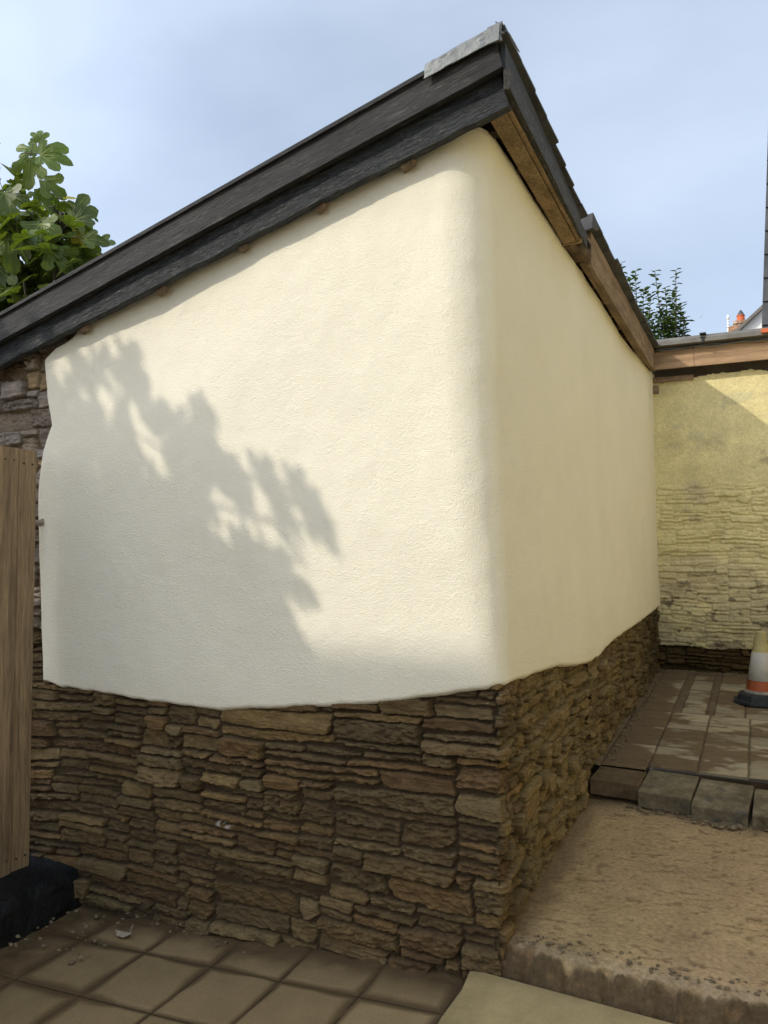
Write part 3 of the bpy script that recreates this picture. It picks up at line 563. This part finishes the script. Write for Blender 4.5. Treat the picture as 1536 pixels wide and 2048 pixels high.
# ---------------------------------------------------------------- traffic cone
tcx, tcy, tcz = .826, 3.66, .403
tcn = empty('traffic_cone', (tcx, tcy, tcz), 'traffic cone with faded yellow top, white sleeve and black rubber base', 'traffic cone')
mb = MB(); prof = [(.0, .002, ), ]
def octo(r, k=.42): return [(r*sx, r*sy) for sx, sy in ((1,-k),(1,k),(k,1),(-k,1),(-1,k),(-1,-k),(-k,-1),(k,-1))]
lay = [(.185, .0), (.182, .018), (.160, .022), (.150, .062), (.125, .072), (.105, .074)]
vs = []; fs = []
for r, z in lay: vs += [(tcx+a, tcy+b, tcz+z) for a, b in octo(r)]
for i in range(len(lay)-1):
    for k in range(8): fs.append((i*8+k, i*8+(k+1) % 8, (i+1)*8+(k+1) % 8, (i+1)*8+k))
fs.append(tuple(range((len(lay)-1)*8, len(lay)*8)))
mb.add(vs, fs); mb.build('base', M_rubber, tcn, bevel=.004)
c0 = (tcx, tcy, tcz)
mb = MB(); mb.lathe(c0, [(.118, .070), (.118, .080), (.108, .088), (.100, .092)]); mb.build('collar', M_grey, tcn, smooth=True)
mb = MB(); mb.lathe(c0, [(.100, .088), (.0885, .165)]); mb.build('body', M_orange, tcn, smooth=True)
mb = MB(); mb.lathe(c0, [(.0885, .163), (.0905, .165), (.0605, .365), (.0575, .366)]); mb.build('sleeve', M_white, tcn, smooth=True)
mb = MB(); mb.lathe(c0, [(.0580, .366), (.0335, .505), (.0335, .512), (.029, .512), (.028, .45)]); mb.build('tip', M_yel, tcn, smooth=True)

# ---------------------------------------------------------------- fig foliage
def fig_leaf(r, lobes=5):
    """one flat leaf in its own plane: outline fan + raised vein strips; x = tip direction"""
    angs = [0, 38, -38, 82, -82] if lobes == 5 else [0, 46, -46]
    lens = [1, .86, .86, .58, .58] if lobes == 5 else [1, .75, .75]
    lens = [l*r.uniform(.85, 1.1) for l in lens]
    out = []
    deep = r.uniform(.62, .86)
    order = sorted(range(len(angs)), key=lambda i: angs[i])
    out.append((-.12, -.13))
    for q, i in enumerate(order):
        a = math.radians(angs[i]); l = lens[i]; w = .215*l+.03
        ca, sa = math.cos(a), math.sin(a)
        for (u, v) in ((.55*l, -w*.75), (.76*l, -w), (.92*l, -w*.62), (l, 0), (.92*l, w*.62), (.76*l, w), (.55*l, w*.75)): out.append((u*ca-v*sa, u*sa+v*ca))
        if q < len(order)-1:
            b = math.radians((angs[i]+angs[order[q+1]])/2); dd = deep*.8*(l+lens[order[q+1]])/2; out.append((dd*math.cos(b), dd*math.sin(b)))
    out.append((-.12, .13))
    return out, [(math.radians(angs[i]), lens[i]) for i in range(len(angs))]
def leaf_into(mb, r, pos, tip, nrm, size, mi=0, veins=True):
    out, vn = fig_leaf(r, r.choice((5, 5, 3))); X = Vector(tip).normalized(); Zn = Vector(nrm); Zn = (Zn-X*Zn.dot(X)).normalized(); Y = Zn.cross(X)
    droop = r.uniform(.12, .45); fold = r.uniform(.0, .45); wob = r.uniform(0, 6)
    def f(x, y, dz=0):
        z = -droop*x*abs(x)+fold*abs(y)*.6+.05*math.sin(5*y+wob+4*x)+dz
        return Vector(pos)+(X*x+Y*y+Zn*z)*size
    c = f(0, 0); mid = [f(x*.5, y*.5) for x, y in out]; rim = [f(x, y) for x, y in out]; n = len(out)
    vs = [c]+mid+rim; fs = []
    for i in range(n-1):
        fs.append((0, 1+i, 2+i)); fs.append((1+i, 1+n+i, 2+n+i, 2+i))
    mb.add(vs, fs, mi)
    if veins:
        for a, l in vn:
            for dz in (.012, -.012):
                vs = []; 
                for k in range(5):
                    t = k/4*l*.92; w = .014*(1-k/4)+.003
                    vs += [f(t*math.cos(a)-w*math.sin(a), t*math.sin(a)+w*math.cos(a), dz), f(t*math.cos(a)+w*math.sin(a), t*math.sin(a)-w*math.cos(a), dz)]
                mb.add(vs, [(2*k, 2*k+1, 2*k+3, 2*k+2) for k in range(4)], 1)
def fig_tree(name, base, label, blobs, n, seed, heroes=(), veins=True, size=(.10, .17), limbs=()):
    r = random.Random(seed); t = empty(name, base, label, 'fig tree'); tr = MB(); cr = MB()
    b = Vector(base); top = Vector(blobs[0][0])
    fork = b.lerp(Vector((top.x, top.y, (b.z+top.z)/2)), .6)
    tr.tube([b, b.lerp(fork, .5)+Vector((.05, .03, 0)), fork], [.11, .09, .075], 10)
    for (c, rad) in blobs:
        c = Vector(c); m = fork.lerp(c, .5)+Vector((r.uniform(-.1, .1), r.uniform(-.1, .1), .05)); tr.tube([fork, m, c], [.055, .035, .012], 7)
        for q in range(5):
            d = Vector((r.gauss(0, 1), r.gauss(0, 1), r.gauss(.3, 1))).normalized(); e = c+Vector((d.x*rad[0], d.y*rad[1], d.z*rad[2]))*.8; tr.tube([c.lerp(m, .3), c.lerp(e, .5)+Vector((0, 0, .03)), e], [.014, .010, .005], 5)
    tot = sum(rad[0]*rad[2] for c, rad in blobs)
    for (c, rad) in blobs:
        for i in range(int(n*rad[0]*rad[2]/tot)):
            d = Vector((r.gauss(0, 1), r.gauss(0, 1), r.gauss(0, 1))).normalized()*(r.random()**.4)
            p = Vector(c)+Vector((d.x*rad[0], d.y*rad[1], d.z*rad[2]))
            az = r.uniform(0, 6.28); tip = Vector((math.cos(az), math.sin(az), r.uniform(-.9, .15))); nr = Vector((r.gauss(0, .35), r.gauss(-.2, .35), 1))
            leaf_into(cr, r, p, tip, nr, r.uniform(*size), 2 if r.random() < .03 else 0, veins)
    for h in heroes: 
        pos, tip, nr, sz, mi = h; leaf_into(cr, r, pos, tip, nr, sz, mi, True); tr.tube([Vector(pos), Vector(pos)-Vector(tip).normalized()*sz*.5], [.0022, .003], 5)
    tr.build('trunk', M_twig, t, smooth=True); o = cr.build('crown', [M_leaf, M_vein, M_yleaf], t); return t
# view-independent hero leaves near the top of the crown
H = []
def hero(p, tip, nr, s, mi=0): H.append((p, tip, nr, s*.88, mi))
hero((-3.60,1.0,4.335), (.05,0,1), (.55,-.8,-.1), .12); hero((-3.60,.98,4.25), (-.8,-.4,.35), (.5,-.75,.3), .19); hero((-3.56,.98,4.23), (.85,.5,-.05), (.5,-.8,.35), .25)
hero((-3.62,.95,4.20), (-.1,-.1,-1), (.5,-.85,.1), .24); hero((-3.50,.97,4.03), (.65,.4,-.55), (.5,-.8,.2), .22); hero((-3.33,1.0,3.885), (.85,.5,.05), (.2,-.5,1), .11, 2)
hero((-3.28,1.0,3.76), (.8,.45,.3), (.5,-.8,.2), .23); hero((-3.22,.98,3.70), (.6,.4,.5), (.5,-.8,.1), .18); hero((-3.15,1.0,3.58), (.85,.5,-.1), (.5,-.8,.4), .18)
hero((-3.45,.9,3.70), (.4,-.1,-.8), (.55,-.8,.2), .26); hero((-3.75,.85,3.95), (.4,0,-.8), (.5,-.8,.3), .26); hero((-3.70,.85,3.62), (.3,-.1,-.9), (.6,-.7,.2), .26); hero((-3.35,.9,3.50), (.6,.2,-.6), (.5,-.8,.3), .24)
hero((-3.95,.9,4.28), (-.3,-.3,-.7), (.6,-.7,.3), .24); hero((-3.9,.9,4.0), (-.2,-.2,-.9), (.6,-.7,.3), .25); hero((-3.85,.9,3.45), (.2,-.1,-.9), (.6,-.7,.4), .25)
fig_tree('fig_tree', (-4.1, 1.3, -.3), 'leafy fig tree rising behind the low end of the sloping roof',
    [((-3.72, 1.15, 3.72), (.36, .40, .42)), ((-3.36, 1.1, 3.50), (.27, .34, .26)), ((-4.05, 1.2, 3.70), (.34, .4, .62)), ((-3.80, 1.1, 3.2), (.5, .4, .3)), ((-3.42, 1.05, 3.82), (.10, .12, .10))], 330, 3, H, size=(.13, .20))

# fig tree in the neighbouring garden left of the yard; it throws the dappled shade on the render
def on_wall(px, py):   # wall point (x,z) seen at that place of the gable
    return px, py
def toward_sun(x, z, D): return Vector((x, 0, z))-Vector((.90, 1.0, -.78))*D
r = random.Random(12); cr = MB(); tr = MB()
t2 = empty('fig_tree', (-5.2, -2.2, -.3), 'fig tree in the garden over the fence whose branches shade the render', 'fig tree')
D0 = 3.0
arms = [[(-2.06,2.44),(-1.88,2.36),(-1.72,2.33)], [(-1.95,2.30),(-1.70,2.20),(-1.55,2.12),(-1.40,2.05),(-1.30,2.03)], [(-1.70,2.05),(-1.40,1.88),(-1.15,1.82),(-.92,1.80),(-.76,1.72)],
        [(-1.30,1.72),(-1.0,1.64),(-.82,1.62),(-.72,1.60)], [(-1.25,1.50),(-1.05,1.46),(-.95,1.42)], [(-1.1,1.32),(-.95,1.24),(-.84,1.18),(-.80,1.10)]]
fork2 = toward_sun(-2.35, 1.0, D0+.3); tr.tube([Vector((-5.2, -2.2, -.3)), fork2], [.12, .08], 8)
def sleaf(x, z, D, s, dirx, dirz):
    p = toward_sun(x, z, D); tip = Vector((dirx, r.uniform(-.3, .3), dirz)); leaf_into(cr, r, p, tip, Vector((r.gauss(.58, .15), -.6, r.gauss(.70, .15))), s, 0, False)
for a in arms:
    D = D0+r.uniform(-.35, .35); pts = [fork2]+[toward_sun(x, z, D) for x, z in a]; tr.tube(pts, [.03]+[.012]*(len(pts)-2)+[.004], 6)
    for i, (x, z) in enumerate(a):
        e = i == len(a)-1
        for k in range(2): sleaf(x+r.uniform(-.12, -.02), z+r.uniform(-.03, .08), D+r.uniform(-.1, .1), r.uniform(.16, .23), .8, r.uniform(-.75, -.15))
for i in range(620):   # dense interior of the crown
    x = r.uniform(-2.7, -.85); lim = float(np.interp(x, [-2.7,-2.2,-1.95,-1.6,-1.3,-1.1,-.95,-.85], [2.70,2.36,2.15,1.88,1.66,1.50,1.28,1.12])); z = r.uniform(.8, lim)
    if x > -1.0 and z < 1.15 and r.random() < .3: continue
    sleaf(x-.08, z+.05, D0+r.uniform(-.5, .7), r.uniform(.14, .22), .8, r.uniform(-1., .1))
tr.build('trunk', M_twig, t2, smooth=True); cr.build('crown', [M_leaf, M_vein, M_yleaf], t2)

# ---------------------------------------------------------------- shrub beyond the far roof
sh = empty('fruit_tree', (-.15, 6.6, 0), 'small leafed fruit tree with upright shoots beyond the far eaves', 'tree')
r = random.Random(21); lf = MB(); tk = MB(); tk.tube([(-.15,6.6,0),(-.15,6.6,2.6),(-.2,6.55,3.6)], [.05,.04,.03], 8)
shoots = [(-.53,4.78),(-.46,4.62),(-.38,4.68),(-.30,4.45),(-.22,4.40),(-.16,4.62),(-.08,4.50),(.0,4.46),(.06,4.60),(.02,4.30),(.10,4.25),(.13,4.08),(.12,3.95),(-.35,4.25),(-.25,4.15),(-.1,4.2),(-.48,4.35),(-.42,4.10),(-.05,4.05)]
for (sx, sz) in shoots:
    yb = 6.5+r.uniform(-.2, .2); A = Vector((-.18+.35*(sx+.18), 6.55, 3.45)); B = Vector((sx, yb, sz)); mid = A.lerp(B, .5)+Vector((.06*(1 if sx > -.2 else -1), 0, -.02)); tk.tube([A, mid, B], [.010, .007, .003], 5)
    for k in range(64):
        t = .03+.97*k/63; p = (A.lerp(mid, t*2) if t < .5 else mid.lerp(B, t*2-1)); az = k*2.4+r.uniform(-.4, .4); d = Vector((math.cos(az), math.sin(az), r.uniform(.0, .7))).normalized()
        s = r.uniform(.05, .085); nrm = Vector((r.gauss(0, .3), r.gauss(0, .3), 1)); X = d; Zn = (nrm-X*nrm.dot(X)).normalized(); Y = Zn.cross(X)
        q = [p, p+X*s*.35+Y*s*.30+Zn*.004, p+X*s*.75+Y*s*.27, p+X*s*1.15-Zn*s*.2, p+X*s*.75-Y*s*.27, p+X*s*.35-Y*s*.30+Zn*.004, p+X*s*.55-Zn*s*.10]
        lf.add(q, [(0,6,1),(1,6,2),(2,6,3),(3,6,4),(4,6,5),(5,6,0)])
for i in range(700):
    p = Vector((r.gauss(-.17, .15), 6.5+r.gauss(0, .15), r.uniform(3.6, 4.12))); X = Vector((r.gauss(0, 1), r.gauss(0, 1), r.gauss(0, .6))).normalized(); Zn = Vector((r.gauss(0, .5), r.gauss(0, .5), 1)); Zn = (Zn-X*Zn.dot(X)).normalized(); Y = Zn.cross(X); s = r.uniform(.05, .075)
    lf.add([p, p+X*s*.4+Y*s*.3, p+X*s*1.1, p+X*s*.4-Y*s*.3], [(0,1,2,3)])
tk.build('trunk', M_twig, sh, smooth=True); lf.build('crown', M_sleaf, sh)

# ---------------------------------------------------------------- distant roofs
ch = empty('chimney', (.4, 24, 6), 'brick chimney stack with one red clay pot far beyond the capping', 'chimney')
mb = MB(); mb.add([(.10,23.8,6),(.75,23.8,6),(.75,24.6,6),(.10,24.6,6),(.10,23.8,8.45),(.70,23.8,8.60),(.70,24.6,8.60),(.10,24.6,8.45)], [(4,5,6,7),(0,1,5,4),(1,2,6,5),(2,3,7,6),(3,0,4,7)]); mb.box(.24, .72, 23.75, 24.3, 8.52, 8.61); mb.build('stack', M_brick, ch, bevel=.01)
mb = MB(); mb.lathe((.46, 24.0, 8.60), [(.125, 0), (.115, .12), (.11, .19), (.125, .20), (.125, .225), (.0, .225)], 20); pt = mb.build('pot', M_pot, ch, smooth=False)
mb = MB(); mb.lathe((.46, 24.0, 8.82), [(.11, 0), (.085, .07), (.03, .16), (.0, .185)], 16); mb.build('cowl', M_cap, pt, smooth=True)
ae = empty('flue_pole', (.09, 24, 6), 'thin banded white pole standing beside the distant chimney', 'pole'); mb = MB(); mb.tube([(.09,24,6),(.09,24,8.74)], .028, 10); mb.build('pole', M_wht, ae, smooth=True)
mb = MB(); mb.tube([(.09,24,8.74),(.10,24,8.88)], .042, 10); mb.build('cap', M_wht, ae, smooth=True)
for k in range(3): mb = MB(); mb.tube([(.09,24,8.47+.09*k),(.09,24,8.485+.09*k)], .031, 10); mb.build('band', M_plastic, ae)
wh = empty('white_house', (3, 14, 0), 'white gabled house with grey verge showing over the capping', 'house')
g_ = lambda x: 5.80+(x-.60)*.90
mb = MB(); mb.add([(.55,14,0),(5,14,0),(5,14,6.2),(2.8,14,g_(2.8)),(.55,14,g_(.55)),(.55,18,0),(5,18,0),(5,18,6.2),(2.8,18,g_(2.8)),(.55,18,g_(.55))], [(0,1,2,3,4),(9,8,7,6,5),(0,4,9,5),(1,6,7,2)]); mb.build('wall', M_wht, wh)
mb = MB(); mb.add([(.35,13.85,g_(.35)),(2.8,13.85,g_(2.8)),(2.8,18,g_(2.8)),(.35,18,g_(.35)),(.35,13.85,g_(.35)+.07),(2.8,13.85,g_(2.8)+.07),(2.8,18,g_(2.8)+.07),(.35,18,g_(.35)+.07)], [(3,2,1,0),(4,5,6,7),(0,1,5,4),(1,2,6,5),(2,3,7,6),(3,0,4,7)]); mb.add([(2.8,13.85,g_(2.8)),(5.2,13.85,6.1),(5.2,18,6.1),(2.8,18,g_(2.8))], [(0,1,2,3)]); mb.build('roof', M_gutter, wh)
sl = empty('slate_hung_house', (1.3, 5.3, 3), 'tall house side hung with dark slates at the edge of the picture', 'house')
mb = MB(); z = 3.40; k = 0
while z < 6.2:
    xo = .905+(z-3.6)*.047; mb.add([(xo-.012,5.38,z),(3.2,5.38,z),(3.2,5.40,z+.235),(xo,5.40,z+.235),(xo-.012,5.41,z),(3.2,5.41,z),(3.2,5.42,z+.235),(xo,5.42,z+.235)], [(3,2,1,0)[::-1],(0,1,5,4),(3,0,4,7),(2,3,7,6)]); z += .225; k += 1
mb.build('slate_hanging', M_slate, sl)
mb = MB(); mb.add([(.90,5.43,3.3),(3.2,5.43,3.3),(3.2,5.43,6.2),(1.03,5.43,6.2),(.92,9,3.3),(3.2,9,3.3),(3.2,9,6.2),(1.03,9,6.2)], [(0,1,2,3),(3,2,6,7),(0,3,7,4)]); mb.build('wall', M_slate, sl)

# ---------------------------------------------------------------- the rest of the yard round the camera (outside the picture), with an added shade-casting house
yh = empty('neighbouring_house', (2.8, 0, 0), 'yellow painted house wall along the right side of the yard', 'house'); mb = MB(); mb.box(2.6, 5, -5.2, 4.7, -.3, 4.2); mb.build('wall', M_ywall, yh)
bh = empty('rear_shade_house', (-9, -11, 0), 'unseen tall house added behind the camera to cast shade, white to bounce light', 'house')  # added out of view: sized to shade the gable foot and ground, white for bounce
mb = MB(); mb.add([(-13.5,-9.1,-.4),(-5.4,-9.1,-.4),(-5.4,-9.1,8.22),(-13.5,-9.1,8.22),(-13.5,-13.1,-.4),(-5.4,-13.1,-.4),(-5.4,-13.1,8.22),(-13.5,-13.1,8.22),(-5.4,-11.1,9.7),(-13.5,-11.1,9.7)], [(0,1,2,3),(5,4,7,6),(1,5,6,8,2),(4,0,3,9,7)]); mb.build('wall', M_wht, bh)
mb = MB(); mb.add([(-13.5,-9.08,8.22),(-5.4,-9.08,8.22),(-5.4,-11.1,9.72),(-13.5,-11.1,9.72)], [(0,1,2,3)]); mb.add([(-13.5,-13.1,8.22),(-5.4,-13.1,8.22),(-5.4,-11.1,9.72),(-13.5,-11.1,9.72)], [(3,2,1,0)]); mb.build('roof', M_slate, bh)
